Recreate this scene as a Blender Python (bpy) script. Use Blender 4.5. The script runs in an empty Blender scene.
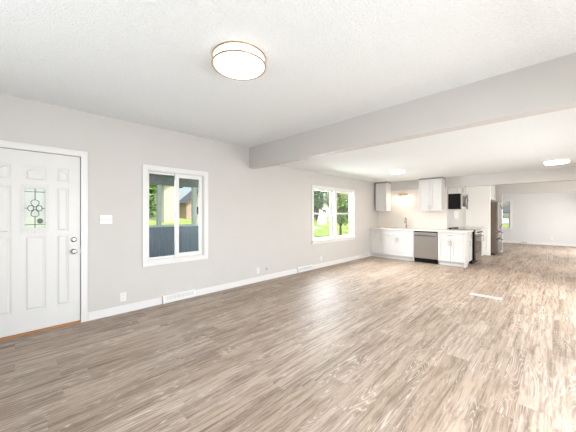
import bpy, bmesh, math, random
from math import pi, sin, cos, radians
from mathutils import Vector, Matrix
random.seed(7)
S = bpy.context.scene
COL = S.collection

# ------------------------------------------------------------------ camera
CX, CZ = 4.146, 1.34
cam = bpy.data.objects.new('camera', bpy.data.cameras.new('camera'))
COL.objects.link(cam)
cam.location = (CX, 0, CZ)
cam.rotation_euler = (radians(90), 0, radians(44.92))
cam.data.sensor_width = 36
cam.data.lens = 266.1 / 576 * 36
cam.data.shift_y = -1.8 / 576
cam.data.clip_start = .02
S.camera = cam
# ------------------------------------------------------------------ world, sun, exposure
W = bpy.data.worlds.new('sky'); S.world = W; W.use_nodes = True
nt = W.node_tree
sky = nt.nodes.new('ShaderNodeTexSky'); sky.sky_type = 'NISHITA'; sky.sun_disc = False
sky.sun_elevation = radians(55); sky.sun_rotation = radians(100); sky.dust_density = 2.5
nt.links.new(sky.outputs[0], nt.nodes['Background'].inputs[0])
nt.nodes['Background'].inputs[1].default_value = .27
sun = bpy.data.objects.new('sun', bpy.data.lights.new('sun', 'SUN')); COL.objects.link(sun)
sun.data.energy = 5.5; sun.data.angle = radians(1); sun.data.color = (1, .96, .9)
sun.rotation_euler = Vector((-.55, .12, -.95)).to_track_quat('-Z', 'Y').to_euler()
S.view_settings.view_transform = 'Standard'
S.view_settings.look = 'None'
S.view_settings.exposure = -0.30
S.view_settings.gamma = 1
S.view_settings.use_curve_mapping = False
try:
    S.cycles.max_bounces = 10; S.cycles.diffuse_bounces = 6; S.cycles.transparent_max_bounces = 12
    S.cycles.use_denoising = True; S.cycles.sample_clamp_indirect = 8
except Exception: pass

def area(name, loc, aim, sx, sy, power, color=(1, 1, 1)):
    l = bpy.data.lights.new(name, 'AREA'); l.shape = 'RECTANGLE'; l.size = sx; l.size_y = sy
    l.energy = power; l.color = color
    o = bpy.data.objects.new(name, l); COL.objects.link(o); o.location = loc
    o.rotation_euler = Vector(aim).to_track_quat('-Z', 'Y').to_euler()
    return o
# area lights added at unseen openings outside the frame, standing in for daylight
DAY = (.94, .97, 1)
# (downward ones light the floor, upward fills are added to brighten the ceilings)
area('daylight_fill_living', (5.62, 1.4, 1.15), (-1, 0, -1.1), 2.3, 1.7, 200, DAY)
area('ceiling_fill_living', (5.62, 1.4, .85), (-1, 0, 1.0), 2.3, 1.5, 56, DAY)
area('daylight_fill_dining', (5.62, 5.4, 1.15), (-1, 0, -1.1), 2.5, 1.7, 150, DAY)
area('ceiling_fill_dining', (5.62, 5.4, .85), (-1, 0, .9), 2.5, 1.5, 40, DAY)
area('daylight_fill_rear', (3.9, -1.14, 1.35), (0, 1, -.9), 2.0, 1.3, 24, (.88, .95, 1))
area('ceiling_fill_rear', (2.6, -1.14, 1.2), (0, 1, 1.0), 2.5, 1.2, 48, DAY)
area('kitchen_fill', (5.64, 9.6, 1.3), (-.9, 1, -.25), 1.7, 1.2, 95, (1, .95, .88))  # added fill, aimed to brighten the tall white panel
area('daylight_far', (5.64, 13.7, 1.3), (-1, 0, -.4), 2.3, 1.3, 165, (1, .985, .96))
# daylight entering by the windows seen in the left wall
area('daylight_pair', (-.75, 5.86, 1.75), (1, 0, -.45), 2.0, 1.3, 400, (.93, .97, 1))
area('daylight_slider', (-.2, 1.68, 1.35), (1, 0, -.3), .7, 1.1, 8, DAY)

# ------------------------------------------------------------------ helpers
def tag(o, label=None, cat=None, group=None, kind=None):
    if label: o['label'] = label
    if cat: o['category'] = cat
    if group: o['group'] = group
    if kind: o['kind'] = kind
    return o
def empty(name, label, cat, loc=(0, 0, 0), rz=0, group=None, kind=None):
    o = bpy.data.objects.new(name, None); COL.objects.link(o); o.empty_display_size = .1
    o.location = loc; o.rotation_euler = (0, 0, rz)
    return tag(o, label, cat, group, kind)

class MB:
    def __init__(s): s.bm = bmesh.new()
    def box(s, x0, x1, y0, y1, z0, z1, rot=None):
        c = Vector(((x0 + x1) / 2, (y0 + y1) / 2, (z0 + z1) / 2))
        M = Matrix.Translation(c) @ (rot.to_4x4() if rot else Matrix()) @ Matrix.Diagonal((abs(x1 - x0), abs(y1 - y0), abs(z1 - z0), 1))
        bmesh.ops.create_cube(s.bm, size=1, matrix=M); return s
    def cyl(s, p0, p1, r, r2=None, n=16):
        p0, p1 = Vector(p0), Vector(p1); d = p1 - p0
        M = Matrix.Translation((p0 + p1) / 2) @ d.to_track_quat('Z', 'Y').to_matrix().to_4x4()
        bmesh.ops.create_cone(s.bm, cap_ends=True, segments=n, radius1=r, radius2=r if r2 is None else r2, depth=d.length, matrix=M); return s
    def ball(s, c, r, sc=(1, 1, 1), u=16, v=10):
        bmesh.ops.create_uvsphere(s.bm, u_segments=u, v_segments=v, radius=r, matrix=Matrix.Translation(c) @ Matrix.Diagonal((*sc, 1))); return s
    def tube(s, pts, r, n=8, closed=False):
        pts = [Vector(p) for p in pts]; rings = []; N = len(pts); up = None
        for i, p in enumerate(pts):
            a = pts[(i - 1) % N] if (closed or i > 0) else p
            b = pts[(i + 1) % N] if (closed or i < N - 1) else p
            t = (b - a).normalized()
            if up is None or abs(up.dot(t)) > .95:
                up = Vector((0, 0, 1)) if abs(t.z) < .9 else Vector((1, 0, 0))
            sd = t.cross(up).normalized(); u2 = sd.cross(t).normalized(); up = u2
            rr = r[i] if isinstance(r, (list, tuple)) else r
            rings.append([s.bm.verts.new(p + sd * cos(2 * pi * k / n) * rr + u2 * sin(2 * pi * k / n) * rr) for k in range(n)])
        for i in range(N if closed else N - 1):
            A, B = rings[i], rings[(i + 1) % N]
            for k in range(n): s.bm.faces.new((A[k], A[(k + 1) % n], B[(k + 1) % n], B[k]))
        if not closed:
            s.bm.faces.new(rings[0]); s.bm.faces.new(rings[-1][::-1])
        return s
    def lathe(s, prof, c=(0, 0, 0), n=40, axis='z'):
        rings = []
        for r, z in prof:
            ring = []
            for k in range(n):
                a = 2 * pi * k / n
                v = Vector((r * cos(a), r * sin(a), z))
                if axis == 'x': v = Vector((z, r * cos(a), r * sin(a)))
                if axis == 'y': v = Vector((r * cos(a), z, r * sin(a)))
                ring.append(s.bm.verts.new(v + Vector(c)))
            rings.append(ring)
        for A, B in zip(rings, rings[1:]):
            for k in range(n): s.bm.faces.new((A[k], A[(k + 1) % n], B[(k + 1) % n], B[k]))
        if prof[0][0] > 1e-6: s.bm.faces.new(rings[0][::-1])
        if prof[-1][0] > 1e-6: s.bm.faces.new(rings[-1])
        return s
    def prism(s, poly, z0, z1, axis='z'):
        def P(a, b, c):
            return {'z': (a, b, c), 'x': (c, a, b), 'y': (a, c, b)}[axis]
        A = [s.bm.verts.new(P(a, b, z0)) for a, b in poly]; B = [s.bm.verts.new(P(a, b, z1)) for a, b in poly]; n = len(poly)
        s.bm.faces.new(A[::-1]); s.bm.faces.new(B)
        for k in range(n): s.bm.faces.new((A[k], A[(k + 1) % n], B[(k + 1) % n], B[k]))
        return s
    def build(s, name, m, parent=None, bevel=0, smooth=False, label=None):
        bmesh.ops.remove_doubles(s.bm, verts=s.bm.verts, dist=1e-6)
        bmesh.ops.recalc_face_normals(s.bm, faces=s.bm.faces)
        me = bpy.data.meshes.new(name); s.bm.to_mesh(me); s.bm.free()
        me.materials.append(m)
        if smooth:
            for p in me.polygons: p.use_smooth = True
            try: me.set_sharp_from_angle(angle=radians(40))
            except Exception: pass
        o = bpy.data.objects.new(name, me); COL.objects.link(o)
        if parent: o.parent = parent
        if bevel:
            b = o.modifiers.new('bevel', 'BEVEL'); b.width = bevel; b.segments = 2; b.limit_method = 'ANGLE'; b.angle_limit = radians(50)
        if label: o['label'] = label
        return o
def B(*a, **k): return MB().box(*a, **k)

# ------------------------------------------------------------------ materials
def nodes(m):
    m.use_nodes = True; t = m.node_tree; return t, t.nodes['Principled BSDF']
def lk(t, a, b): t.links.new(a, b)
def mat(name, col, rough=.5, metal=0, spec=.5, var=.03, vs=8, bump=0, bs=60, stretch=None):
    m = bpy.data.materials.new(name); t, p = nodes(m); N = t.nodes.new
    tc = N('ShaderNodeTexCoord'); mp = N('ShaderNodeMapping'); lk(t, tc.outputs['Object'], mp.inputs[0])
    if stretch: mp.inputs['Scale'].default_value = stretch
    nz = N('ShaderNodeTexNoise'); nz.inputs['Scale'].default_value = vs; nz.inputs['Detail'].default_value = 3; lk(t, mp.outputs[0], nz.inputs[0])
    r = N('ShaderNodeValToRGB'); lk(t, nz.outputs[0], r.inputs[0])
    r.color_ramp.elements[0].position = .3; r.color_ramp.elements[1].position = .7
    r.color_ramp.elements[0].color = (*[c * (1 - var) for c in col], 1); r.color_ramp.elements[1].color = (*[min(1, c * (1 + var)) for c in col], 1)
    lk(t, r.outputs[0], p.inputs['Base Color'])
    p.inputs['Roughness'].default_value = rough; p.inputs['Metallic'].default_value = metal; p.inputs['Specular IOR Level'].default_value = spec
    if bump:
        n2 = N('ShaderNodeTexNoise'); n2.inputs['Scale'].default_value = bs; n2.inputs['Detail'].default_value = 2; lk(t, mp.outputs[0], n2.inputs[0])
        b = N('ShaderNodeBump'); b.inputs['Strength'].default_value = bump; b.inputs['Distance'].default_value = .01
        lk(t, n2.outputs[0], b.inputs['Height']); lk(t, b.outputs[0], p.inputs['Normal'])
    return m
def emit(name, col, strength):
    m = bpy.data.materials.new(name); t, p = nodes(m)
    p.inputs['Base Color'].default_value = (.9, .9, .88, 1); p.inputs['Emission Color'].default_value = (*col, 1); p.inputs['Emission Strength'].default_value = strength
    return m
def glass_mat(name, tint=(1, 1, 1), gloss=.08):
    m = bpy.data.materials.new(name); m.use_nodes = True; t = m.node_tree; t.nodes.clear(); N = t.nodes.new
    o = N('ShaderNodeOutputMaterial'); mx = N('ShaderNodeMixShader'); tr = N('ShaderNodeBsdfTransparent'); gl = N('ShaderNodeBsdfGlossy')
    lw = N('ShaderNodeLayerWeight'); lw.inputs[0].default_value = .25
    mul = N('ShaderNodeMath'); mul.operation = 'MULTIPLY'; mul.inputs[1].default_value = gloss * 4
    tr.inputs[0].default_value = (*tint, 1); gl.inputs['Roughness'].default_value = .02
    lk(t, lw.outputs['Fresnel'], mul.inputs[0]); lk(t, mul.outputs[0], mx.inputs[0]); lk(t, tr.outputs[0], mx.inputs[1]); lk(t, gl.outputs[0], mx.inputs[2]); lk(t, mx.outputs[0], o.inputs[0])
    return m

M = {}
M['wall'] = mat('greige wall paint', (.525, .508, .49), .6, var=.012, vs=3, bump=.05, bs=180)
M['wall_far'] = mat('cool grey wall paint', (.60, .60, .595), .6, var=.012, vs=3, bump=.05, bs=180)
M['trim'] = mat('white trim paint', (.67, .665, .655), .35, var=.01)
M['doorw'] = mat('white door paint', (.63, .63, .617), .4, var=.012)
M['panelw'] = mat('bright white wall paint', (.88, .87, .85), .5, var=.008)
M['cab'] = mat('white cabinet paint', (.60, .595, .585), .35, var=.01)
M['plate'] = mat('white plastic', (.68, .675, .66), .35, var=.01)
M['slot'] = mat('dark slot plastic', (.09, .085, .08), .5, var=.05)
M['counter'] = mat('white quartz', (.68, .665, .64), .25, var=.03, vs=12)
M['nickel'] = mat('brushed nickel', (.40, .38, .35), .3, 1, var=.04, vs=60)
M['gold'] = mat('brushed champagne metal', (.45, .33, .22), .35, 1, var=.04, vs=60)
M['champ'] = mat('pale champagne metal', (.80, .70, .56), .35, 1, var=.03)
M['bronze'] = mat('brushed bronze', (.30, .24, .18), .35, 1, var=.05)
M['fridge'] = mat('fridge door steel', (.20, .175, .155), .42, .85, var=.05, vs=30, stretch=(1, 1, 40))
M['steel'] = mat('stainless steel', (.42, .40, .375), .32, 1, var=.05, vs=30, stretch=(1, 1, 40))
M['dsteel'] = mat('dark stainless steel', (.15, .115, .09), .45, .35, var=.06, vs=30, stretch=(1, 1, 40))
M['black'] = mat('black glass', (.008, .008, .009), .12, var=.1)
M['blackp'] = mat('black plastic', (.006, .006, .0065), .35, var=.1, spec=.15)
M['chrome'] = mat('satin chrome', (.26, .25, .24), .22, 1, var=.03)
M['oak'] = mat('orange oak threshold', (.36, .17, .06), .4, var=.2, vs=30, stretch=(1, .1, 1))
M['glass'] = glass_mat('window glass', gloss=.03)
M['vinyl'] = mat('white vinyl', (.68, .68, .67), .4, var=.01)
M['gap'] = mat('weatherstrip', (.10, .085, .07), .7, var=.1)
M['lamp'] = emit('lamp diffuser', (1, .95, .88), 2.0)
M['lamp_k'] = emit('lamp diffuser kitchen', (1, .94, .86), 4)
M['bulb'] = emit('vanity bulb', (1, .90, .74), 14)

def ceiling_mat(name, col):
    m = bpy.data.materials.new(name); t, p = nodes(m); N = t.nodes.new
    tc = N('ShaderNodeTexCoord')
    n1 = N('ShaderNodeTexNoise'); n1.inputs['Scale'].default_value = 52; n1.inputs['Detail'].default_value = 4; n1.inputs['Roughness'].default_value = .6; lk(t, tc.outputs['Object'], n1.inputs[0])
    v = N('ShaderNodeTexVoronoi'); v.inputs['Scale'].default_value = 80; lk(t, tc.outputs['Object'], v.inputs[0])
    mx = N('ShaderNodeMath'); mx.operation = 'ADD'; lk(t, n1.outputs[0], mx.inputs[0]); lk(t, v.outputs['Distance'], mx.inputs[1])
    b = N('ShaderNodeBump'); b.inputs['Strength'].default_value = .6; b.inputs['Distance'].default_value = .009; lk(t, mx.outputs[0], b.inputs['Height']); lk(t, b.outputs[0], p.inputs['Normal'])
    r = N('ShaderNodeValToRGB'); lk(t, n1.outputs[0], r.inputs[0]); r.color_ramp.elements[0].position = .35; r.color_ramp.elements[1].position = .65
    r.color_ramp.elements[0].color = (*[c * .965 for c in col], 1); r.color_ramp.elements[1].color = (*col, 1); lk(t, r.outputs[0], p.inputs['Base Color'])
    p.inputs['Roughness'].default_value = .75; p.inputs['Specular IOR Level'].default_value = .2
    return m
M['ceil'] = ceiling_mat('knockdown ceiling paint', (.735, .762, .768))

def floor_mat():
    m = bpy.data.materials.new('grey brown oak planks'); t, p = nodes(m); N = t.nodes.new
    def math_(op, a, b=None, c=None):
        n = N('ShaderNodeMath'); n.operation = op
        for i, v in enumerate((a, b, c)):
            if v is None: continue
            if isinstance(v, (int, float)): n.inputs[i].default_value = v
            else: lk(t, v, n.inputs[i])
        return n.outputs[0]
    def comb(x, y, z):
        n = N('ShaderNodeCombineXYZ')
        for i, v in enumerate((x, y, z)):
            if isinstance(v, (int, float)): n.inputs[i].default_value = v
            else: lk(t, v, n.inputs[i])
        return n.outputs[0]
    def wn(vec):
        n = N('ShaderNodeTexWhiteNoise'); n.noise_dimensions = '3D'; lk(t, vec, n.inputs['Vector']); return n.outputs
    def ramp(f, stops):
        n = N('ShaderNodeValToRGB'); lk(t, f, n.inputs[0]); cr = n.color_ramp
        while len(cr.elements) < len(stops): cr.elements.new(.5)
        for e, (q, c) in zip(cr.elements, stops): e.position = q; e.color = (*c, 1)
        return n.outputs[0]
    def noise(vec, sc, det=3, dist=0, ro=.5):
        n = N('ShaderNodeTexNoise'); n.inputs['Scale'].default_value = sc; n.inputs['Detail'].default_value = det; n.inputs['Distortion'].default_value = dist; n.inputs['Roughness'].default_value = ro; lk(t, vec, n.inputs['Vector']); return n.outputs[0]
    def mixc(f, a, b, mode='MIX'):
        n = N('ShaderNodeMix'); n.data_type = 'RGBA'; n.blend_type = mode
        if isinstance(f, (int, float)): n.inputs[0].default_value = f
        else: lk(t, f, n.inputs[0])
        for i, v in ((6, a), (7, b)):
            if isinstance(v, tuple): n.inputs[i].default_value = (*v, 1)
            else: lk(t, v, n.inputs[i])
        return n.outputs[2]
    tc = N('ShaderNodeTexCoord'); sp = N('ShaderNodeSeparateXYZ'); lk(t, tc.outputs['Object'], sp.inputs[0]); x, y = sp.outputs[0], sp.outputs[1]
    PW, PL = .18, 1.22
    u = math_('DIVIDE', x, PW); row = math_('FLOOR', u)
    ro = wn(comb(row, 3.3, 0))[0]
    vv = math_('ADD', math_('DIVIDE', y, PL), math_('MULTIPLY', ro, 5.0)); colm = math_('FLOOR', vv)
    idc = wn(comb(row, colm, 1.7)); rid = idc[0]
    rid2 = wn(comb(row, colm, 9.1))[0]
    fu = math_('FRACT', u); fv = math_('FRACT', vv)
    off = math_('MULTIPLY', rid, 37.0)
    # fine straight grain, long streaks
    g1 = noise(comb(math_('ADD', math_('MULTIPLY', x, 48.0), off), math_('ADD', math_('MULTIPLY', y, 3.6), off), 0), 1, 4, .4, .6)
    g2 = noise(comb(math_('ADD', math_('MULTIPLY', x, 20.0), off), math_('ADD', math_('MULTIPLY', y, .9), off), 0), 1, 5, .8, .62)
    # cathedral figure: contour rings of a stretched field
    fld = noise(comb(math_('ADD', math_('MULTIPLY', x, 9.0), off), math_('ADD', math_('MULTIPLY', y, .75), off), 0), 1, 1.5, .2)
    rings = math_('FRACT', math_('MULTIPLY', fld, 24.0))
    rings = math_('ABSOLUTE', math_('SUBTRACT', math_('MULTIPLY', rings, 2.0), 1.0))
    base = ramp(rid2, [(0, (.325, .247, .183)), (.35, (.36, .278, .21)), (.7, (.395, .31, .24)), (1, (.44, .352, .28))])
    c = mixc(ramp(g2, [(.32, (1, 1, 1)), (.54, (0, 0, 0))]), base, mixc(1, base, (.47, .425, .39), 'MULTIPLY'))
    c = mixc(math_('MULTIPLY', ramp(g1, [(.40, (1, 1, 1)), (.52, (0, 0, 0))]), .8), c, mixc(1, c, (.58, .54, .51), 'MULTIPLY'))
    flk = noise(comb(math_('ADD', math_('MULTIPLY', x, 42.0), off), math_('ADD', math_('MULTIPLY', y, 9.0), off), 5.0), 1, 3, 1.2, .6)
    c = mixc(math_('MULTIPLY', ramp(flk, [(.58, (0, 0, 0)), (.70, (1, 1, 1))]), .4), c, (.52, .455, .39))
    # pale cerused lines in the cathedral figure of some planks
    figm = noise(comb(math_('MULTIPLY', x, 4.0), math_('ADD', math_('MULTIPLY', y, 1.6), off), 2.0), 1, 2)
    fm = math_('MULTIPLY', ramp(rings, [(.70, (0, 0, 0)), (.95, (1, 1, 1))]), ramp(figm, [(.44, (0, 0, 0)), (.60, (1, 1, 1))]))
    c = mixc(math_('MULTIPLY', fm, .55), c, (.66, .60, .545))
    dk = math_('MULTIPLY', ramp(rings, [(.05, (1, 1, 1)), (.30, (0, 0, 0))]), ramp(figm, [(.44, (0, 0, 0)), (.60, (1, 1, 1))]))
    c = mixc(math_('MULTIPLY', dk, .45), c, (.19, .15, .115))
    # seams
    su = math_('LESS_THAN', math_('MINIMUM', fu, math_('SUBTRACT', 1.0, fu)), .010)
    sv = math_('LESS_THAN', math_('MINIMUM', fv, math_('SUBTRACT', 1.0, fv)), .0013)
    c = mixc(math_('MULTIPLY', math_('MAXIMUM', su, sv), .22), c, (.10, .08, .065))
    lk(t, c, p.inputs['Base Color'])
    rr = N('ShaderNodeMapRange'); lk(t, g1, rr.inputs[0]); rr.inputs[3].default_value = .46; rr.inputs[4].default_value = .58; lk(t, rr.outputs[0], p.inputs['Roughness'])
    p.inputs['Specular IOR Level'].default_value = .7
    bp = N('ShaderNodeBump'); bp.inputs['Strength'].default_value = .12; bp.inputs['Distance'].default_value = .004; lk(t, g1, bp.inputs['Height']); lk(t, bp.outputs[0], p.inputs['Normal'])
    return m
M['floor'] = floor_mat()

def brick_mat(name, c1, c2, mortar, bw, rh, ms, axes='xz', rough=.6, offset=.5, bump=.3):
    m = bpy.data.materials.new(name); t, p = nodes(m); N = t.nodes.new
    tc = N('ShaderNodeTexCoord'); sp = N('ShaderNodeSeparateXYZ'); lk(t, tc.outputs['Object'], sp.inputs[0]); cb = N('ShaderNodeCombineXYZ')
    lk(t, sp.outputs['xyz'.index(axes[0])], cb.inputs[0]); lk(t, sp.outputs['xyz'.index(axes[1])], cb.inputs[1])
    b = N('ShaderNodeTexBrick'); lk(t, cb.outputs[0], b.inputs[0]); b.offset = offset
    b.inputs['Color1'].default_value = (*c1, 1); b.inputs['Color2'].default_value = (*c2, 1); b.inputs['Mortar'].default_value = (*mortar, 1)
    b.inputs['Scale'].default_value = 1; b.inputs['Brick Width'].default_value = bw; b.inputs['Row Height'].default_value = rh; b.inputs['Mortar Size'].default_value = ms
    lk(t, b.outputs[0], p.inputs['Base Color']); p.inputs['Roughness'].default_value = rough
    return m
M['tile'] = brick_mat('cream backsplash tile', (.70, .645, .59), (.715, .66, .605), (.66, .60, .55), .30, .10, .003, 'xz', .3)
M['brick'] = brick_mat('pink brick', (.42, .22, .17), (.50, .28, .22), (.7, .64, .58), .22, .075, .01, 'yz', .8)
M['siding'] = brick_mat('pale siding', (.80, .77, .72), (.80, .77, .72), (.62, .60, .56), 30, .14, .012, 'yz', .7)
M['roof'] = mat('dark shingle', (.13, .135, .15), .8, var=.2, vs=20)
M['grass'] = mat('lawn grass', (.36, .50, .12), .9, var=.35, vs=1.3, spec=.1, bump=.4, bs=40)
M['road'] = mat('pale concrete road', (.62, .61, .59), .9, var=.05)
M['bark'] = mat('bark', (.16, .12, .09), .9, var=.3, vs=15)
M['leafd'] = mat('dark leaves', (.11, .23, .09), .6, var=.45, vs=2.5)
M['leafm'] = mat('mid green leaves', (.22, .37, .11), .6, var=.45, vs=2.5)
M['leafl'] = mat('light green leaves', (.38, .48, .17), .6, var=.4, vs=2.5)
M['flower'] = mat('yellow orange blossoms', (.7, .38, .05), .7, var=.4, vs=30)
M['porch_panel'] = mat('slate blue grey panel', (.25, .30, .385), .55, var=.18, vs=7, stretch=(1, 9, .6))
M['porch_post'] = mat('pale grey blue post', (.72, .77, .80), .5, var=.04)
M['porch_ceil'] = mat('dark grey green porch roof', (.30, .325, .33), .6, var=.15, vs=5)
M['porch_floor'] = mat('porch concrete', (.35, .35, .34), .9, var=.06)

# ------------------------------------------------------------------ setting
H1, H2 = 2.62, 2.37
XR, YB, YF = 5.7, -1.2, 16.14
T = .14
YBM0, YBM1, ZBM = 3.10, 3.25, 2.225
YS = 8.45          # sink wall front
XW = 2.03          # range wall face
def struct(name, mb, m, label, cat, bevel=0):
    return tag(mb.build(name, m, bevel=bevel), label, cat, kind='structure')
struct('floor', B(-T, XR + T, YB - T, YF + T, -.12, 0), M['floor'], 'grey brown oak look plank floor running through every room', 'floor')
struct('ceiling', B(-T, XR + T, YB - T, YBM0, H1, H1 + .12), M['ceil'], 'white textured ceiling over the living room, in front of the beam', 'ceiling')
struct('ceiling_rear', B(-T, XR + T, YBM1, YF + T, H2, H2 + .3), M['ceil'], 'lower white textured ceiling behind the beam over the kitchen', 'ceiling')
struct('beam', B(0, XR, YBM0, YBM1, ZBM, H1 + .12), M['wall'], 'wide greige dropped beam crossing the ceiling', 'beam')

def wall_with_holes(name, axis, f0, f1, a0, a1, z0, z1, holes, m, label):
    """axis 'x': wall normal along x, thickness f0..f1, runs a0..a1 along y. holes (a,b,za,zb)."""
    mb = MB()
    def bx(a, b, za, zb):
        if b - a < 1e-5 or zb - za < 1e-5: return
        if axis == 'x': mb.box(f0, f1, a, b, za, zb)
        else: mb.box(a, b, f0, f1, za, zb)
    cur = a0
    for (a, b, za, zb) in sorted(holes):
        bx(cur, a, z0, z1); bx(a, b, z0, za); bx(a, b, zb, z1); cur = b
    bx(cur, a1, z0, z1)
    return struct(name, mb, m, label, 'wall')
D0, D1, DT = -.335, .535, 2.065     # door opening
W1 = (1.285, 2.165, .655, 1.985)
W2 = (5.03, 6.87, .70, 1.985)
HR = [(.2, 2.6, .05, 2.05), (4.1, 6.7, .05, 2.05), (8.65, 10.6, .6, 2.0), (12.5, 14.9, .55, 2.05)]
wall_with_holes('wall_left', 'x', -T, 0, YB, YF, 0, H1, [(D0, D1, 0, DT), W1, W2], M['wall'], 'long greige wall on the left with the front door and windows')
wall_with_holes('wall_right', 'x', XR, XR + T, YB, YF, 0, H1, HR, M['wall'], 'greige wall on the right side outside the picture')
wall_with_holes('wall_back', 'y', YB - T, YB, -T, XR + T, 0, H1, [(1.3, 5.0, .65, 2.05)], M['wall'], 'greige wall behind the viewer')
FW = (1.95, 2.71, .70, 1.95)
wall_with_holes('wall_far', 'y', YF, YF + T, -T, XR + T, 0, H2, [FW], M['wall_far'], 'pale cool grey wall at the end of the far room')
struct('wall_kitchen', B(0, XW, YS, YS + .12, 0, H2), M['wall'], 'greige wall behind the kitchen sink run', 'wall')
struct('header', B(XW, XR, YS, YS + .12, 2.085, H2), M['wall'], 'greige header beam in line with the sink wall', 'beam')
struct('wall_range', B(XW - .12, XW, YS + .12, 12.0, 0, H2), M['wall'], 'greige wall behind the range and microwave', 'wall')
struct('wall_pantry', B(XW, 2.69, 10.74, 10.86, 0, H2), M['panelw'], 'tall white wall panel between the range run and the refrigerator', 'wall')
wall_with_holes('wall_opening', 'y', 12.0, 12.12, 0, XR, 0, H2, [(2.86, XR - .15, 0, 2.03)], M['wall'], 'greige wall and header around the wide opening to the far room')

# baseboards
def baseboard(name, segs, label):
    mb = MB()
    for s in segs: mb.box(*s, 0, .095); 
    for (x0, x1, y0, y1) in segs:
        if x1 - x0 < .05: mb.box(x0, x0 + (x1 - x0) * .6, y0, y1, .095, .103)
        else: mb.box(x0, x1, y1 - (y1 - y0) * .6, y1, .095, .103)
    struct(name, mb, M['trim'], label, 'baseboard')
VENTS = [(1.49, 2.0), (4.45, 4.98), (7.22, 7.74)]
sg = []; cur = .5955
for a, b in VENTS: sg.append((0.0005, .015, cur, a - .003)); cur = b + .003
sg.append((.0005, .015, cur, 7.83))
baseboard('baseboard_left', sg, 'white baseboard along the long left wall')
baseboard('baseboard_far', [(.001, 3.09, YF - .015, YF - .0005), (3.345, XR, YF - .015, YF - .0005)], 'white baseboard along the far grey wall')
baseboard('baseboard_opening', [(2.70, 2.86, 11.985, 11.9995)], 'short white baseboard on the stub wall beside the refrigerator')

# ------------------------------------------------------------------ front door
door = empty('door_1', 'white front door with raised panels and small leaded glass pane', 'door', kind='structure')
cs = MB()
cs.box(.0005, .018, D1 - .012, D1 + .059, 0, DT + .058).box(.0005, .018, D0 - .059, D0 + .012, 0, DT + .058).box(.0005, .018, D0 + .012, D1 - .012, DT - .012, DT + .058)
cs.box(.018, .024, D1 + .055, D1 + .059, 0, DT + .058).box(.018, .024, D0 - .059, D0 - .043, 0, DT + .058).box(.018, .024, D0 - .043, D1 + .043, DT + .042, DT + .058)
cs.build('casing', M['trim'], door, bevel=.003)
MB().box(-T, 0, D1 - .014, D1, 0, DT).box(-T, 0, D0, D0 + .014, 0, DT).box(-T, 0, D0, D1, DT - .014, DT).build('jamb', M['trim'], door)
MB().box(-.05, -.012, D1 - .0185, D1 - .0145, .02, DT - .016).box(-.05, -.012, D0 + .02, D1 - .02, DT - .0185, DT - .0145).build('weatherstrip', M['gap'], door)
MB().prism([(-.12, 0), (.0, 0), (.0, .012), (-.012, .024), (-.12, .024)], D0 + .014, D1 - .014, 'y').build('threshold', M['oak'], door, label='orange stained oak threshold')
# slab face plane at x=-.008, built as a grid of stiles/rails with recessed moulded panels
y0, y1, z0, z1 = D0 + .018, D1 - .0195, .028, DT - .0195
yc = .108
cols = [(yc - .30, yc - .185), (yc - .085, yc + .095), (yc + .183, yc + .298)]
rows = [(.255, 1.10), (1.135, 1.66), (1.715, 1.885)]
sl = MB()
ys = [y0] + [v for c in cols for v in c] + [y1]; zs = [z0] + [v for r in rows for v in r] + [z1]
LITE = (1, 1)
for i in range(len(ys) - 1):
    for j in range(len(zs) - 1):
        if i % 2 and j % 2:
            if (i // 2, j // 2) == LITE: continue
            sl.box(-.05, -.018, ys[i], ys[i + 1], zs[j], zs[j + 1])
        else:
            sl.box(-.05, -.008, ys[i], ys[i + 1], zs[j], zs[j + 1])
slab = sl.build('slab', M['doorw'], door)
pn = MB()
def raised(mb, a, b, c, d, arch=0):
    """bevelled raised field inside a recess a..b (y) c..d (z)"""
    m1, m2 = .014, .03
    def outline(m):
        top = []
        n = 6 if arch else 1
        for k in range(n + 1):
            q = k / n; yy = a + m + (b - a - 2 * m) * q
            e = {0: 0, 1: sin(pi * q) * .035, 2: q * .045 * (2 - q), 3: (1 - q) * .045 * (1 + q)}[arch]
            top.append((yy, d - m - (.045 if arch else 0) + e))
        return [(a + m, c + m), (b - m, c + m)] + top[::-1]
    o1, o2 = outline(m1), outline(m2)
    V1 = [mb.bm.verts.new((-.018, p, q)) for p, q in o1]; V2 = [mb.bm.verts.new((-.009, p, q)) for p, q in o2]; n = len(V1)
    for k in range(n): mb.bm.faces.new((V1[k], V1[(k + 1) % n], V2[(k + 1) % n], V2[k]))
    mb.bm.faces.new(V2)
for i, c in enumerate(cols):
    for j, r in enumerate(rows):
        if (i, j) == LITE: continue
        pm = MB(); raised(pm, c[0], c[1], r[0], r[1], 0 if j < 2 else (2, 1, 3)[i])
        pm.build('panel', M['doorw'], slab)
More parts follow.
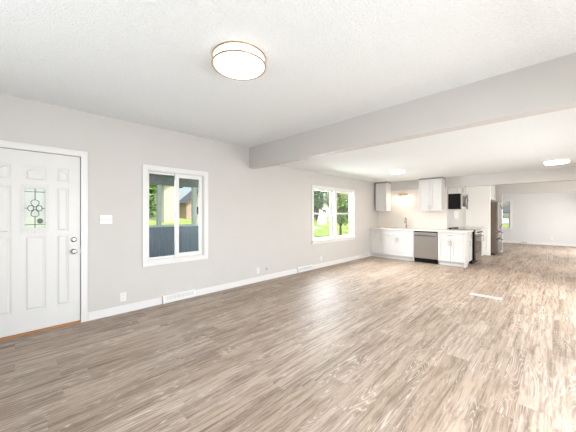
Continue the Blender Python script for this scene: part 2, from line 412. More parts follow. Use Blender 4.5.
# glass lite with leaded came pattern
La, Lb, Lc, Ld = cols[1][0], cols[1][1], rows[1][0], rows[1][1]
lf = MB()
for (a, b, c, d) in ((La - .022, La + .003, Lc - .01, Ld + .014), (Lb - .006, Lb + .022, Lc - .01, Ld + .014), (La + .003, Lb - .006, Lc - .01, Lc + .05), (La + .003, Lb - .006, Ld - .03, Ld + .014)):
    lf.box(-.03, .002, a, b, c, d)
lf.build('lite_frame', mat('textured frame paint', (.60, .60, .585), .45, var=.10, vs=90), door)
gm = bpy.data.materials.new('textured lite glass'); gt, gp = nodes(gm)
gp.inputs['Base Color'].default_value = (.88, .93, .90, 1); gp.inputs['Roughness'].default_value = .25; gp.inputs['Transmission Weight'].default_value = .45; gp.inputs['IOR'].default_value = 1.1
gn = gt.nodes.new('ShaderNodeTexNoise'); gn.inputs['Scale'].default_value = 45; gb = gt.nodes.new('ShaderNodeBump'); gb.inputs['Strength'].default_value = .5; gt.links.new(gn.outputs[0], gb.inputs['Height']); gt.links.new(gb.outputs[0], gp.inputs['Normal'])
pane = B(-.026, -.02, La + .003, Lb - .006, Lc + .05, Ld - .03).build('lite_pane', gm, door, label='pale textured glass with leaded flower pattern')
cm = MB(); xx = -.0175; gy0, gy1, gz0, gz1 = La + .005, Lb - .008, Lc + .052, Ld - .032; gyc, gzc = (gy0 + gy1) / 2, (gz0 + gz1) / 2
def came(*pts, closed=False): cm.tube([(xx, a, b) for a, b in pts], .0032, 6, closed)
for zz in (gz0 + .035, gz1 - .035): came((gy0, zz), (gy1, zz))
came((gyc, gz1), (gyc, gzc + .095)); came((gyc, gz0), (gyc, gzc - .095)); came((gy0, gzc), (gyc - .058, gzc)); came((gy1, gzc), (gyc + .058, gzc))
for s in (-1, 1):
    came(*[(gyc + .032 * sin(q) * (1 - .35 * cos(q)), gzc + s * (.055 - .040 * cos(q))) for q in [2 * pi * k / 20 for k in range(20)]], closed=True)
    came(*[(gyc + s * (.035 - .025 * cos(q)), gzc + .03 * sin(q)) for q in [2 * pi * k / 20 for k in range(20)]], closed=True)
cm.build('came', mat('lead came', (.05, .055, .05), .5, 0), pane)
MB().lathe([(0, 0), (.03, 0), (.03, .002), (0, .002)], (0, 0, 0), 24, 'x').build('disc', mat('dark grey oval decal', (.10, .12, .13), .5), pane, label='dark grey oval decal')  # flat dark oval lying on the lite glass
dc = [o for o in pane.children if o.name == 'disc'][0]; dc.scale = (1, .85, 1.0); dc.location = (-.0195, gy1 - .042, gz0 + .075)
# knob and deadbolt
def hardware(name, z, knob):
    m = MB(); yy = y1 - .062
    m.lathe([(0, -.008), (.030, -.008), (.030, -.003), (.024, .002), (0, .002)], (0, yy, z), 28, 'x')
    if knob: m.lathe([(.012, .002), (.011, .022), (.02, .028), (.028, .040), (.028, .052), (.02, .062), (0, .064)], (0, yy, z), 28, 'x')
    else:
        m.lathe([(.02, .002), (.018, .010), (0, .012)], (0, yy, z), 24, 'x'); m.box(.008, .022, yy - .004, yy + .004, z - .016, z + .016)
    m.build(name, M['chrome'], slab, smooth=True)
hardware('door_knob', .885, True); hardware('deadbolt', 1.03, False)
MB().box(-.03, -.0075, y1 + .0002, D1 - .0145, .855, .915).build('strike_plate', M['chrome'], door)

# ------------------------------------------------------------------ windows
def casing(root, a0, a1, c0, c1, w, stool=False):
    m = MB(); x = .0005
    m.box(x, .018, a0 - w, a0, c0 - (0 if stool else w), c1 + w).box(x, .018, a1, a1 + w, c0 - (0 if stool else w), c1 + w).box(x, .018, a0, a1, c1, c1 + w)
    if not stool: m.box(x, .018, a0, a1, c0 - w, c0)
    m.build('casing', M['trim'], root, bevel=.003)
    j = MB(); t = .012
    j.box(-T, .0, a0, a0 + t, c0, c1).box(-T, .0, a1 - t, a1, c0, c1).box(-T, .0, a0 + t, a1 - t, c1 - t, c1).box(-T, .0, a0 + t, a1 - t, c0, c0 + t)
    j.build('jamb', M['trim'], root)
def sash(root, x, a0, a1, c0, c1, fw, name='sash', dep=.028):
    m = MB().box(x - dep, x, a0, a0 + fw, c0, c1).box(x - dep, x, a1 - fw, a1, c0, c1).box(x - dep, x, a0 + fw, a1 - fw, c1 - fw, c1).box(x - dep, x, a0 + fw, a1 - fw, c0, c0 + fw)
    s = m.build(name, M['vinyl'], root, bevel=.002)
    B(x - dep * .6, x - dep * .4, a0 + fw, a1 - fw, c0 + fw, c1 - fw).build('pane', M['glass'], s)
    return s
# slider over the porch
w1 = empty('window_1', 'white sliding window beside the front door, looking onto the porch', 'window', kind='structure')
a0, a1, c0, c1 = W1; casing(w1, a0, a1, c0, c1, .068)
a0 += .0125; a1 -= .0125; c0 += .0125; c1 -= .0125
sash(w1, -.058, a0, (a0 + a1) / 2 + .025, c0, c1, .03)
sash(w1, -.028, (a0 + a1) / 2 - .03, a1 - .0, c0, c1, .06)
B(-.026, -.014, (a0 + a1) / 2 - .02, (a0 + a1) / 2 - .005, 1.28, 1.36).build('latch', M['vinyl'], w1)
# pair of double-hung windows
w2 = empty('window_2', 'pair of white double hung windows over the lawn, nearer the kitchen', 'window', kind='structure')
a0, a1, c0, c1 = W2; casing(w2, a0, a1, c0, c1, .062, True)
MB().box(.0, .055, a0 - .075, a1 + .075, c0 - .026, c0).build('stool', M['trim'], w2, bevel=.004)
MB().box(.0005, .016, a0 - .062, a1 + .062, c0 - .095, c0 - .026).build('apron', M['trim'], w2, bevel=.003)
mid = (a0 + a1) / 2
B(-T, .012, mid - .06, mid + .06, c0 + .012, c1 - .012).build('mullion', M['trim'], w2, bevel=.003)
for (p, q) in ((a0 + .0125, mid - .0605), (mid + .0605, a1 - .0125)):
    zm = 1.355
    sash(w2, -.075, p, q, zm - .02, c1 - .0125, .038)
    sash(w2, -.042, p, q, c0 + .0125, zm + .02, .038)
# window of the far room
w3 = empty('window_3', 'white double hung window in the far room, half hidden by the refrigerator', 'window', kind='structure')
w3.location = (0, YF, 0); w3.rotation_euler = (0, 0, -pi / 2)      # local +x faces -y, local y -> world x
a0, a1, c0, c1 = FW; casing(w3, a0, a1, c0, c1, .075)
sash(w3, -.075, a0 + .0125, a1 - .0125, 1.31, c1 - .0125, .035); sash(w3, -.042, a0 + .0125, a1 - .0125, c0 + .0125, 1.35, .035)

# ------------------------------------------------------------------ ceiling lights
def ceiling_light(loc, r, label, lampm, kind, dep=.10):
    t = empty('ceiling_light', label, 'ceiling light', loc, 0, 'flush ceiling lights')
    def ring(z, rr, rt): 
        m = MB(); pts = [(rr * cos(2 * pi * k / 48), rr * sin(2 * pi * k / 48), z) for k in range(48)]
        return m.tube(pts, rt, 8, True)
    MB().lathe([(0, -.001), (r * .9, -.001), (r * .9, -.012), (0, -.012)]).build('backplate', M['trim'], t)
    MB().lathe([(r * .93, -.0125), (r * .95, -.02), (r * .95, -dep * .82), (r * .9, -dep * .97), (r * .55, -dep * 1.09), (0, -dep * 1.13)], n=48).build('diffuser', lampm, t, smooth=True)
    ring(-.016, r, .006).build('upper_ring', M['gold'], t, smooth=True)
    ring(-dep * .86, r, .006).build('lower_ring', M['gold'], t, smooth=True)
    l = bpy.data.lights.new('ceiling_light_glow', 'AREA'); l.shape = 'DISK'; l.size = r * 1.7; l.energy = 3 if kind == 1 else (21 if kind == 2 else 28); l.color = (1, .93, .84) if kind == 1 else (1, .79, .58)
    lo = bpy.data.objects.new('ceiling_light_glow', l); COL.objects.link(lo); lo.location = (loc[0], loc[1], loc[2] - dep * 1.2)
    for k in range(3):
        a = 2 * pi * k / 3 + .9
        MB().cyl((r * cos(a), r * sin(a), -.016), (r * cos(a), r * sin(a), -dep * .86), .004, n=8).build('post', M['gold'], t)
    return t
ceiling_light((2.339, 1.252, H1), .2125, 'round drum ceiling light with two thin metal rings, on the near ceiling', M['lamp'], 1, .092)
ceiling_light((1.56, 6.2, H2), .185, 'round ceiling light over the sink run of the kitchen', M['lamp_k'], 2, .065)
ceiling_light((4.19, 7.22, H2), .185, 'round ceiling light at the right edge, above the wide opening', M['lamp_k'], 3, .065)

# ------------------------------------------------------------------ wall plates
def outlet(loc, rz, label, group='wall outlets'):
    t = empty('wall_outlet', label, 'outlet', loc, rz, group)      # local: front faces -y, wall at y=0
    B(-.036, .036, -.006, -.0004, -.058, .058).build('cover_plate', M['plate'], t, bevel=.002)
    for s in (-1, 1):
        r = B(-.017, .017, -.0085, -.006, s * .024 - .016, s * .024 + .016).build('receptacle', M['plate'], t, bevel=.002)
        MB().box(-.008, -.005, -.0092, -.0085, s * .024 - .003, s * .024 + .009).box(.005, .008, -.0092, -.0085, s * .024 - .003, s * .024 + .009).build('slot', M['slot'], r)
    return t
R90 = pi / 2
outlet((0, .98, .215), R90, 'white wall outlet low between the front door and the sliding window')
outlet((0, 3.31, .225), R90, 'white wall outlet low on the left wall, left of the small cable jack')
outlet((0, 5.335, .225), R90, 'white wall outlet below the pair of double hung windows')
outlet((4.105, YF, .315), 0, 'small white outlet low on the far room wall')
outlet((.56, YS - .0085, 1.115), 0, 'white outlet on the backsplash left of the faucet')
outlet((1.50, YS - .0085, 1.11), 0, 'white outlet on the backsplash right of the faucet')
t = empty('light_switch', 'white triple light switch plate beside the front door', 'light switch', (0, .785, 1.27), R90)
B(-.068, .068, -.006, -.0004, -.058, .058).build('cover_plate', M['plate'], t, bevel=.002)
for k in (-1, 0, 1):
    B(k * .045 - .006, k * .045 + .006, -.016, -.006, -.004, .012, rot=Matrix.Rotation(.3, 3, 'X')).build('toggle', M['plate'], t)
t = empty('cable_jack', 'small white cable jack plate with dark socket on the left wall', 'cable jack', (0, 3.536, .225), R90)
B(-.03, .03, -.005, -.0004, -.05, .05).build('cover_plate', M['wall'], t, bevel=.002)
MB().cyl((0, -.005, 0), (0, -.016, 0), .012).build('socket', M['slot'], t, label='dark round socket')

# ------------------------------------------------------------------ baseboard registers
def base_register(a, b, label, loc=None, rz=R90):
    L = b - a
    t = empty('baseboard_register', label, 'vent', loc or (0, (a + b) / 2, 0), rz, 'baseboard registers')
    MB().prism([(-L / 2, -.0005), (-L / 2, -.03), (L / 2, -.03), (L / 2, -.0005)], .0005, .02).build('base', M['trim'], t)
    p = MB()
    # body: sloped face, section extruded along local x
    sec = [(-.0005, .02), (-.055, .02), (-.055, .035), (-.03, .118), (-.0005, .125)]
    p.prism(sec, -L / 2, L / 2, 'x')
    p.build('body', M['trim'], t, bevel=.003)
    n = 22; ang = math.atan2(.025, .083); g = MB()
    g.box(-L / 2 + .02, L / 2 - .02, -.0437 - .0006, -.0437 + .0006, .046, .05, rot=Matrix.Rotation(-ang, 3, 'X'))
    for k in range(n):
        xk = -L / 2 + .03 + (L - .06) * (k + .5) / n
        g.box(xk - .004, xk + .004, -.0437 - .001, -.0437 + .001, .05, .105, rot=Matrix.Rotation(-ang, 3, 'X'))
    g.build('louvres', mat('register shadow grey', (.42, .41, .40), .5), t)
    return t
base_register(*VENTS[0], 'white baseboard register below the sliding window')
base_register(*VENTS[1], 'white baseboard register left of the pair of windows')
base_register(*VENTS[2], 'white baseboard register on the left wall next to the kitchen cabinets')
base_register(3.093, 3.342, 'white baseboard register on the far room wall', (3.2175, YF, 0), 0)
t = empty('floor_register', 'white rectangular vent register set on the plank floor', 'vent', (3.365, 5.34, 0), 0)
m = MB(); fx, fy = .205, .068
m.box(-fx, fx, -fy, -fy + .025, .0003, .006).box(-fx, fx, fy - .025, fy, .0003, .006).box(-fx, -fx + .03, -fy + .025, fy - .025, .0003, .006).box(fx - .03, fx, -fy + .025, fy - .025, .0003, .006)
m.build('frame', M['cab'], t, bevel=.002)
m = MB()
for k in range(28):
    xk = -fx + .035 + (2 * fx - .07) * (k + .5) / 28; m.box(xk - .0025, xk + .0025, -fy + .025, fy - .025, .0012, .0045)
m.box(-fx + .03, fx - .03, -.005, .005, .001, .005).build('grille', M['cab'], t)
B(-fx + .03, fx - .03, -fy + .025, fy - .025, .0003, .001).build('damper', mat('register well', (.10, .10, .10), .6), t)

# ------------------------------------------------------------------ kitchen
KF = 7.85         # carcass front of the sink run (door faces 2 cm in front)
def handle(parent, p0, p1, out=(0, -1, 0), name='handle'):
    p0, p1, o = Vector(p0), Vector(p1), Vector(out) * .03; d = (p1 - p0)
    m = MB().cyl(p0 + o, p1 + o, .006, n=10)
    for q in (.12, .88): m.cyl(p0 + d * q, p0 + d * q + o, .004, n=8)
    return m.build(name, M['nickel'], parent, smooth=True)
def shaker(parent, name, x0, x1, z0, z1, yf=0, fw=.055, th=.02):
    """front facing -y at y=yf-th..yf"""
    m = MB(); g = .003; x0 += g; x1 -= g; z0 += g; z1 -= g
    fz = min(fw, (z1 - z0) * .28)
    m.box(x0, x0 + fw, yf - th, yf, z0, z1).box(x1 - fw, x1, yf - th, yf, z0, z1).box(x0 + fw, x1 - fw, yf - th, yf, z0, z0 + fz).box(x0 + fw, x1 - fw, yf - th, yf, z1 - fz, z1)
    m.box(x0 + fw, x1 - fw, yf - th + .012, yf, z0 + fz, z1 - fz)
    return m.build(name, M['cab'], parent, bevel=.0015)
def base_cab(label, loc, rz, w, dep=.58, doors=1, drawer=True, hinge='l', top=.874, false=False, toe=True):
    t = empty('base_cabinet', label, 'cabinet', loc, rz, 'white base cabinets')
    B(0, w, .0005, dep, .10, top).build('body', M['cab'], t)
    B(.0, w, .06, dep, .0005, .10).build('toe_kick', M['cab'], t)
    zd = .695
    if drawer:
        dr = shaker(t, 'false_front' if false else 'drawer', .004, w - .004, zd + .004, top - .018)
        if not false: handle(dr, (w / 2 - .06, -.02, .785), (w / 2 + .06, -.02, .785))
    for k in range(doors):
        x0 = .004 + (w - .008) * k / doors; x1 = .004 + (w - .008) * (k + 1) / doors
        d = shaker(t, 'door', x0, x1, .115, zd if drawer else top - .018)
        if doors == 2: xh = x1 - .03 if k == 0 else x0 + .03
        else: xh = x1 - .03 if hinge == 'l' else x0 + .03
        handle(d, (xh, -.02, zd - .17), (xh, -.02, zd - .04))
    return t
B(.0005, .058, KF - .0, KF + .58, .0005, .874).build('filler', M['cab'])
tag(bpy.data.objects['filler'], 'narrow white filler strip between left wall and base cabinets', 'filler')
base_cab('narrow white base cabinet with one drawer and door, by the left wall', (.06, KF, 0), 0, .365)
base_cab('wide white sink base cabinet with two doors under the faucet', (.427, KF, 0), 0, .905, doors=2, false=True)
ec = base_cab('white corner base cabinet with drawer and two doors, right of the dishwasher', (1.962, KF, 0), 0, .60, dep=.27, doors=2)
B(.6, .624, -.021, .27, .0005, .874).build('end_panel', M['cab'], ec)
# stile to the right of the sink base, framing the dishwasher
B(1.333, 1.352, KF - .02, KF + .58, .0005, .874).build('end_panel', M['cab']); tag(bpy.data.objects['end_panel.001'], 'white end panel on the left side of the dishwasher', 'panel')
base_cab('narrow white base cabinet around the corner, left of the range', (2.586, KF + .274, 0), R90, .424, dep=.54, hinge='r')
base_cab('white base cabinet between the range and tall white panel', (2.586, 9.325, 0), R90, 1.40, dep=.54, doors=2)
# countertops
ct = MB(); ya, yb = KF - .055, YS - .0095; sx0, sx1, sy0, sy1 = .56, 1.20, 7.945, 8.275
ct.box(.001, sx0, ya, yb, .8755, .9145).box(sx1, XW + .003, ya, yb, .8755, .9145).box(sx0, sx1, ya, sy0, .8755, .9145).box(sx0, sx1, sy1, yb, .8755, .9145).box(XW + .003, 2.635, ya, 8.552, .8755, .9145)
ct = ct.build('countertop', M['counter'])
tag(ct, 'white quartz countertop over the sink run and its corner', 'countertop')
cb2 = B(XW + .003, 2.635, 9.322, 10.737, .8755, .9145).build('countertop', M['counter'], bevel=.003)
tag(cb2, 'white countertop piece behind the range, against the tall white panel', 'countertop')
struct('trim_1', B(.0005, XW, YS - .008, YS - .0003, .9148, 2.09), M['tile'], 'cream tile backsplash behind the sink', 'backsplash')
# sink: rim and basin set in the top
sk = empty('sink', 'white undermount sink set in the countertop below the faucet', 'sink', (.88, 8.11, .9150))
m = MB(); hx, hy, zt, zb = .3195, .1645, -.001, -.038
m.box(-hx, hx, -hy, -hy + .012, zb, zt).box(-hx, hx, hy - .012, hy, zb, zt).box(-hx, -hx + .012, -hy + .012, hy - .012, zb, zt).box(hx - .012, hx, -hy + .012, hy - .012, zb, zt)
m.build('basin', M['steel'], sk)
B(-hx + .012, hx - .012, -hy + .012, hy - .012, zb, zb + .004).build('basin_floor', M['steel'], sk); MB().cyl((0, 0, zb + .004), (0, 0, zb + .008), .04).build('drain', M['chrome'], sk)
# faucet
fa = empty('faucet', 'tall brushed metal gooseneck faucet behind the sink', 'faucet', (.955, 8.335, .9147))
MB().lathe([(0, 0), (.027, 0), (.027, .008), (.018, .02), (.016, .10), (.013, .11), (0, .11)], n=20).build('base', M['bronze'], fa, smooth=True)
pts = [(0, 0, .10), (0, 0, .26)] + [(0, -.05 + .05 * cos(a), .26 + .05 * sin(a)) for a in [pi * k / 10 for k in range(1, 11)]] + [(0, -.10, .21)]
MB().tube(pts, .011, 10).build('spout', M['bronze'], fa, smooth=True)
MB().cyl((0, -.10, .212), (0, -.10, .15), .014, .016).build('spray_head', M['bronze'], fa, smooth=True)
MB().cyl((.016, 0, .06), (.075, -.01, .085), .006, n=10).build('lever', M['bronze'], fa, smooth=True)
# dishwasher
dw = empty('dishwasher', 'stainless steel dishwasher between the white base cabinets', 'dishwasher', (1.357, KF, 0))
B(0, .60, 0, .56, .10, .872).build('body', M['blackp'], dw)
B(.004, .596, -.03, -.0005, .125, .765).build('door', M['steel'], dw, bevel=.004)
B(.004, .596, -.03, -.0005, .77, .838).build('control_panel', M['steel'], dw, bevel=.004)
MB().cyl((.03, -.06, .748), (.57, -.06, .748), .011, n=12).cyl((.06, -.03, .748), (.06, -.06, .748), .008).cyl((.54, -.03, .748), (.54, -.06, .748), .008).build('handle', M['chrome'], dw, smooth=True)
B(.0, .60, .03, .06, .002, .115).build('toe_kick', M['blackp'], dw, label='black toe kick')
# upper cabinets
def upper_cab(name, label, loc, rz, w, z0, z1, doors, dep=.31, hz='bottom', hinge='l'):
    t = empty('wall_cabinet', label, 'cabinet', loc, rz, 'white wall cabinets')
    B(0, w, .0005, dep, z0, z1).build('body', M['cab'], t)
    for k in range(doors):
        x0 = .003 + (w - .006) * k / doors; x1 = .003 + (w - .006) * (k + 1) / doors
        d = shaker(t, 'door', x0, x1, z0 + .003, z1 - .003)
        if doors == 2: xh = x1 - .028 if k == 0 else x0 + .028
        else: xh = x1 - .028 if hinge == 'l' else x0 + .028
        Lh = min(.13, (z1 - z0) * .5); handle(d, (xh, -.02, z0 + .04), (xh, -.02, z0 + .04 + Lh))
    return t
UF = YS - .009 - .312
ul = upper_cab('c', 'narrow white wall cabinet in the left corner of the kitchen', (.058, UF, 0), 0, .372, 1.435, 2.325, 1)
B(.0, .372, .03, .31, 2.325, H2 - .001).build('gap_shade', mat('shadow grey filler', (.30, .285, .27), .7), ul)  # dark grey box puts in the shade of the gap above the cabinet
ur = upper_cab('c', 'two-door white wall cabinet right of the vanity light', (1.385, UF, 0), 0, .60, 1.43, 2.325, 2)
B(.0, .60, .03, .31, 2.325, H2 - .001).build('gap_shade', bpy.data.materials['shadow grey filler'], ur)
upper_cab('c', 'small white wall cabinet above the microwave', (XW + .232, 8.562, 0), R90, .75, 1.915, 2.3695, 2, dep=.23)
upper_cab('c', 'white wall cabinet above the refrigerator', (2.68, 10.90, 0), R90, .92, 1.83, 2.3695, 2, dep=.62)
# vanity light over the sink
vl = empty('vanity_light', 'three-bulb metal wall light above the kitchen sink', 'wall light', (.83, YS - .009, 1.98))
MB().box(-.10, .10, -.022, -.0004, -.03, .045).build('backplate', M['champ'], vl, bevel=.004)
MB().cyl((-.125, -.075, .02), (.125, -.075, .02), .008, n=10).cyl((0, -.02, .02), (0, -.075, .02), .008, n=10).build('arm', M['champ'], vl, smooth=True)
for k in (-1, 0, 1):
    s = MB().lathe([(.010, .01), (.022, .0), (.030, -.03), (.050, -.085), (.047, -.085), (.027, -.03), (.018, -.004), (0, -.004)], (k * .11, -.075, 0), 24).build('shade', M['champ'], vl, smooth=True)
    MB().ball((k * .11, -.075, -.072), .026, (1, 1, 1.15)).build('bulb', M['bulb'], s, smooth=True)
    l = bpy.data.lights.new('vanity_glow', 'POINT'); l.energy = 3.0; l.color = (1, .84, .66); l.shadow_soft_size = .03
    lo = bpy.data.objects.new('vanity_glow', l); COL.objects.link(lo); lo.location = (.83 + k * .11, YS - .085, 1.98 - .135)
# microwave above the range
mw = empty('microwave', 'over-the-range microwave with black side, hung from small wall cabinet', 'microwave', (XW + .305, 8.562, 1.485), R90)
B(0, .75, .0005, .303, 0, .427).build('body', M['blackp'], mw, label='black body')
B(0, .555, -.03, 0, .0, .427).build('door', M['steel'], mw, bevel=.004)
B(.06, .45, -.033, -.0302, .07, .36).build('door_window', M['black'], mw)
B(.557, .75, -.03, 0, .0, .427).build('control_panel', M['black'], mw, bevel=.003)
hp = [(.505, -.03 - .045 * sin(pi * k / 10), .05 + .33 * k / 10) for k in range(11)]
MB().tube(hp, .010, 10).build('handle', M['chrome'], mw, smooth=True)
# range
rg = empty('range', 'stainless steel range with black sides, facing right in the kitchen', 'range', (2.655, 8.557, 0), R90)
B(0, .76, .0005, .60, .09, .905).build('body', M['blackp'], rg, label='black body sides')
B(0.02, .74, .05, .60, .0005, .09).build('plinth', M['blackp'], rg)
B(-.0, .76, -.02, .6, .9055, .920).build('cooktop', M['black'], rg, label='black glass cooktop')
B(0, .76, .54, .60, .9205, .955).build('rear_trim', M['blackp'], rg)
MB().prism([(-.045, .80), (-.0, .80), (-.0, .905), (-.03, .905)], .003, .757, 'x').build('control_panel', M['steel'], rg, bevel=.003)
for k in range(5):
    MB().cyl((.11 + k * .135, -.035, .852), (.11 + k * .135, -.075, .848), .021, .018, 16).build('knob', M['chrome'], rg, smooth=True)
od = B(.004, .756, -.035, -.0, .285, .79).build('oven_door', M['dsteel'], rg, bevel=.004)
B(.03, .73, -.038, -.0352, .31, .71).build('oven_window', M['black'], od)
MB().cyl((.05, -.085, .745), (.71, -.085, .745), .012, n=12).cyl((.09, -.035, .745), (.09, -.085, .745), .008).cyl((.67, -.035, .745), (.67, -.085, .745), .008).build('handle', M['chrome'], od, smooth=True)
B(.004, .756, -.035, -.0, .10, .275).build('drawer', M['dsteel'], rg, bevel=.004)
# white plate on the wall below the microwave
t = empty('wall_panel', 'square white framed panel on the wall under the microwave', 'panel', (XW, 9.40, 1.32), R90)
MB().box(-.28, -.255, -.012, -.0005, -.11, .11).box(.255, .28, -.012, -.0005, -.11, .11).box(-.255, .255, -.012, -.0005, -.11, -.085).box(-.255, .255, -.012, -.0005, .085, .11).build('frame', M['plate'], t, bevel=.002)
B(-.255, .255, -.006, -.0005, -.085, .085).build('face', M['plate'], t)
# refrigerator
fr = empty('refrigerator', 'tall stainless french door refrigerator beside the white panel', 'refrigerator', (2.80, 10.935, 0), R90)
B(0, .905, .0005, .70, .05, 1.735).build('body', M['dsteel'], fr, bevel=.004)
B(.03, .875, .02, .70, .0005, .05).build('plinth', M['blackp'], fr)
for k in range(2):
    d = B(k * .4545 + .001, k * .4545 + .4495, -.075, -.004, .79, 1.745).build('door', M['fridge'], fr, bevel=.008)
    xh = .4045 if k == 0 else .50
    MB().tube([(xh, -.075 - .05 * min(1, 4 * q * (1 - q) * 2.2), .88 + .76 * q) for q in [i / 14 for i in range(15)]], .011, 10).build('handle', M['chrome'], d, smooth=True)
for (q0, q1) in ((.56, .75), (.085, .515)):
    d = B(.001, .904, -.075, -.004, q0, q1).build('drawer', M['fridge'], fr, bevel=.008)
    MB().tube([(.08 + .745 * q, -.075 - .05 * min(1, 4 * q * (1 - q) * 2.2), q1 - .045) for q in [i / 14 for i in range(15)]], .011, 10).build('handle', M['chrome'], d, smooth=True)

# ------------------------------------------------------------------ outside
def gz(x):                                   # lawn height
    return -.45 + 1.35 * min(1, max(0, (-x - 3) / 24)) ** 1.0
lawn = MB()
xs = [-.16, -3] + [-3 - 24 * k / 12 for k in range(1, 13)] + [-70]
yy_ = [-30, 0, 20, 40, 90]
vv = [[lawn.bm.verts.new((x, y, gz(x))) for y in yy_] for x in xs]
for i in range(len(xs) - 1):
    for j in range(len(yy_) - 1): lawn.bm.faces.new((vv[i][j], vv[i][j + 1], vv[i + 1][j + 1], vv[i + 1][j]))
struct('ground', lawn, M['grass'], 'bright green lawn outside the left windows', 'lawn')
rear = MB().prism([(YF + .3, -.8), (YF + .3, -.45), (24, .55), (70, 1.0), (70, -.8)], -30, 40, 'x')
struct('ground_rear', rear, M['grass'], 'green lawn beyond the far room window', 'lawn')
drv = MB().prism([(26.5, .55 + .05), (26.5, .55 + .08), (44, .7457 + .05), (44, .7457)], -20, 30, 'x')
struct('road_rear', drv, M['road'], 'pale driveway beyond the far room window', 'road')
rd = MB()
xr0, xr1 = -11.2, -13.6
A = [rd.bm.verts.new(v) for v in ((xr0, -30, gz(xr0) + .02), (xr0, 90, gz(xr0) + .02), (xr1, 90, gz(xr1) + .02), (xr1, -30, gz(xr1) + .02))]
A2 = [rd.bm.verts.new(v.co - Vector((0, 0, .06))) for v in A]
rd.bm.faces.new(A); rd.bm.faces.new(A2[::-1])
for k in range(4): rd.bm.faces.new((A[k], A[(k + 1) % 4], A2[(k + 1) % 4], A2[k]))
struct('road', rd, M['road'], 'pale road crossing the lawn', 'road')

def tree(name, label, loc, th, tr, crowns, leafm, n, ls, seed, group='garden trees'):
    rnd = random.Random(seed); t = empty(name, label, 'tree', loc, 0, group)
    m = MB(); m.tube([(0, 0, -.1), (.05, .02, th * .4), (0, .08, th * .75), (.03, 0, th)], [tr * 1.25, tr, tr * .85, tr * .6], 10)
    for (cx, cy, cz, r) in crowns:
        m.tube([(0, .04, th * .75), (cx * .5, cy * .5, (th * .8 + cz) / 2), (cx, cy, cz)], [tr * .5, tr * .35, tr * .12], 6)
    m.build('trunk', M['bark'], t, smooth=True)
    f = bmesh.new()
    tot = sum(c[3] ** 2 for c in crowns)
    for (cx, cy, cz, r) in crowns:
        for _ in range(int(n * r * r / tot)):
            d = Vector((rnd.gauss(0, 1), rnd.gauss(0, 1), rnd.gauss(0, 1))).normalized() * r * (rnd.random() ** .4)
            c = Vector((cx, cy, cz)) + Vector((d.x, d.y, d.z * .8))
            a = Vector((rnd.gauss(0, 1), rnd.gauss(0, 1), rnd.gauss(0, .6))).normalized(); b = a.cross(Vector((rnd.gauss(0, 1), rnd.gauss(0, 1), rnd.gauss(0, 1)))).normalized()
            s = ls * rnd.uniform(.6, 1.3)
            q = [c - a * s, c + b * s * .5, c + a * s, c - b * s * .5]
            f.faces.new([f.verts.new(v) for v in q])
    me = bpy.data.meshes.new('foliage'); f.to_mesh(me); f.free(); me.materials.append(leafm)
    o = bpy.data.objects.new('foliage', me); COL.objects.link(o); o.parent = t
    return t
tree('tree', 'leafy tree at the left of the sliding window view', (-13.5, 5.0, gz(-13.5)), 1.2, .15, [(0, -.3, 2.0, 1.2), (.3, .3, 1.5, .8), (0, .1, 3.0, 1.1)], M['leafm'], 2600, .16, 1)
tree('tree', 'tree with a bare leaning trunk in the right-hand double hung window', (-5.5, 14.35, gz(-5.5)), 1.05, .085, [(0, 0, 1.45, .55), (0, .7, 1.35, .55), (.1, .35, 2.2, .7), (0, 1.1, 2.3, .65), (0, -.1, 3.3, .45)], M['leafm'], 1500, .11, 2)
tree('tree', 'tall dark green tree in the left-hand double hung window', (-17, 26.6, gz(-17)), 2.2, .3, [(0, 0, 5.0, 2.0), (0, 1.6, 5.3, 1.6), (0, -1.0, 3.0, 1.5), (0, .6, 6.6, 1.8)], M['leafd'], 3600, .22, 3)
tree('tree', 'pale green tree behind the bare-trunked tree', (-20, 35.5, gz(-20)), 1.6, .25, [(0, 0, 3.2, 2.2), (0, 2, 3.6, 2.0), (0, -1.2, 3.8, 1.5), (0, 3.6, 3.0, 1.8)], M['leafl'], 3600, .22, 4)
tree('tree', 'dark tree low beside the pale house in the left-hand double hung window', (-24, 34.6, gz(-24)), 1.2, .2, [(0, 0, 2.2, 1.5), (0, -1.0, 3.4, 1.3)], M['leafd'], 1800, .2, 5)
tree('tree', 'dark tree beyond the far room window', (.3, 24, .5), 1.6, .16, [(1.4, 0, 2.6, 1.1), (.2, 0, 2.9, 1.1), (-.9, 0, 2.6, 1.0)], M['leafd'], 2600, .2, 6)
sh = empty('shrub', 'small yellow orange shrub on the lawn beyond the porch', 'shrub', (-9, 5.68, gz(-9)))
rnd = random.Random(5); f = MB()
for _ in range(60):
    f.ball((rnd.gauss(0, .10), rnd.gauss(0, .10), .30 + rnd.random() * .30), .045, u=6, v=4)
f.build('blossoms', M['flower'], sh); MB().tube([(0, 0, -.05), (.01, 0, .3)], .02, 6).build('stem', M['bark'], sh)

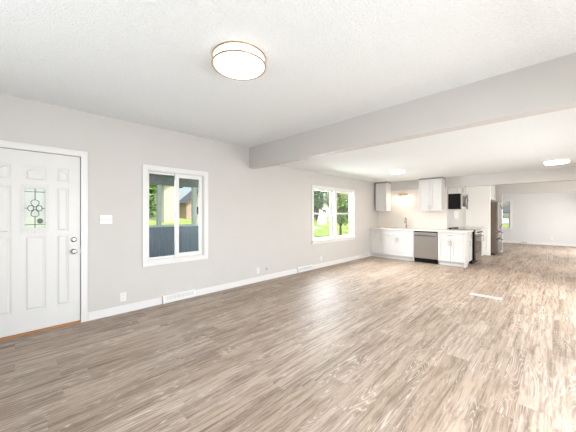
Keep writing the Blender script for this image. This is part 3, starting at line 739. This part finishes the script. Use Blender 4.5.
def house(label, x0, x1, y0, y1, zb, h, rh, wallm, wins, ov=.25):
    t = empty('house', label, 'house', (0, 0, 0), 0, 'neighbouring houses')
    ym = (y0 + y1) / 2
    MB().prism([(y0, zb), (y1, zb), (y1, zb + h), (ym, zb + h + rh), (y0, zb + h)], x0, x1, 'x').build('walls', wallm, t)
    rf = MB(); k = rh / (ym - y0)
    for s in (-1, 1):
        ye = y0 if s < 0 else y1
        e = (ye + s * ov, zb + h - ov * k)
        rf.prism([e, (ym, zb + h + rh), (ym, zb + h + rh + .14), (e[0], e[1] + .14)], x0 - .2, x1 + .3, 'x')
    rf.build('roof', M['roof'], t)
    for (a, b, c, d) in wins:
        w = B(x1 + .001, x1 + .05, a, b, c, d).build('window', M['vinyl'], t)
        B(x1 + .05, x1 + .06, a + .08, b - .08, c + .08, d - .08).build('pane', M['black'], w)
    return t
house('pale beige house behind the lawn, seen through the left half of the slider', -27, -21, 9.2, 10.6, gz(-24) - .3, 3.6, .5, mat('pale beige stucco', (.62, .56, .50), .8), [])
house('pink brick house with dark roof behind the lawn', -27, -25, 13.1, 16.7, gz(-25) - .3, 2.2, 1.6, M['brick'], [(14.2, 15.2, gz(-25) + .5, gz(-25) + 1.5)])
house('small white house between the trees beyond the lawn', -32, -26, 38.2, 41.6, gz(-26) - .3, 2.2, .9, M['siding'], [(39.3, 40.2, gz(-26) + .5, gz(-26) + 1.4)])
h2 = empty('house', 'small dark-roofed house beyond the far room window', 'house', (-1.6, 46, .6), 0, 'neighbouring houses')
MB().box(-2.2, 2.2, 0, 4, 0, .95).build('walls', brick_mat('white siding', (.82, .81, .79), (.82, .81, .79), (.6, .6, .6), 30, .14, .012, 'xz'), h2)
MB().prism([(-.4, .9), (2, 1.7), (4.4, .9), (4.4, 1.0), (2, 1.85), (-.4, 1.0)], -2.5, 2.5, 'x').build('roof', M['roof'], h2)
w = B(.2, 1.0, -.05, -.001, .15, .8).build('window', M['vinyl'], h2); B(.26, .94, -.06, -.05, .2, .75).build('pane', M['black'], w)
house('dark grey house beside the brick house, seen through the slider', -40, -34, 14.4, 17.0, gz(-34) - .3, 1.7, .8, mat('grey siding', (.30, .31, .33), .7), [])

# porch outside the sliding window
pc = empty('porch', 'covered porch with slate half wall outside the sliding window', 'porch', (0, 0, 0), 0, kind='structure')
B(-2.1, -.145, -1.6, 3.35, -.44, -.30).build('porch_floor', M['porch_floor'], pc)
B(-2.02, -1.92, -1.6, 3.35, -.30, 1.06).build('half_wall', M['porch_panel'], pc)
B(-2.06, -1.88, -1.6, 3.35, 1.06, 1.10).build('rail', M['porch_post'], pc)
MB().box(-2.3, -.145, -1.6, 3.55, 2.16, 2.24).build('porch_roof', M['porch_ceil'], pc)
B(-2.02, -1.90, -1.6, 3.45, 1.98, 2.16).build('porch_beam', M['porch_ceil'], pc)
for yq, wq in ((2.13, .085), (2.93, .10)):
    B(-2.0, -1.92, yq - wq / 2, yq + wq / 2, 1.10, 1.98).build('post', M['porch_post'], pc)
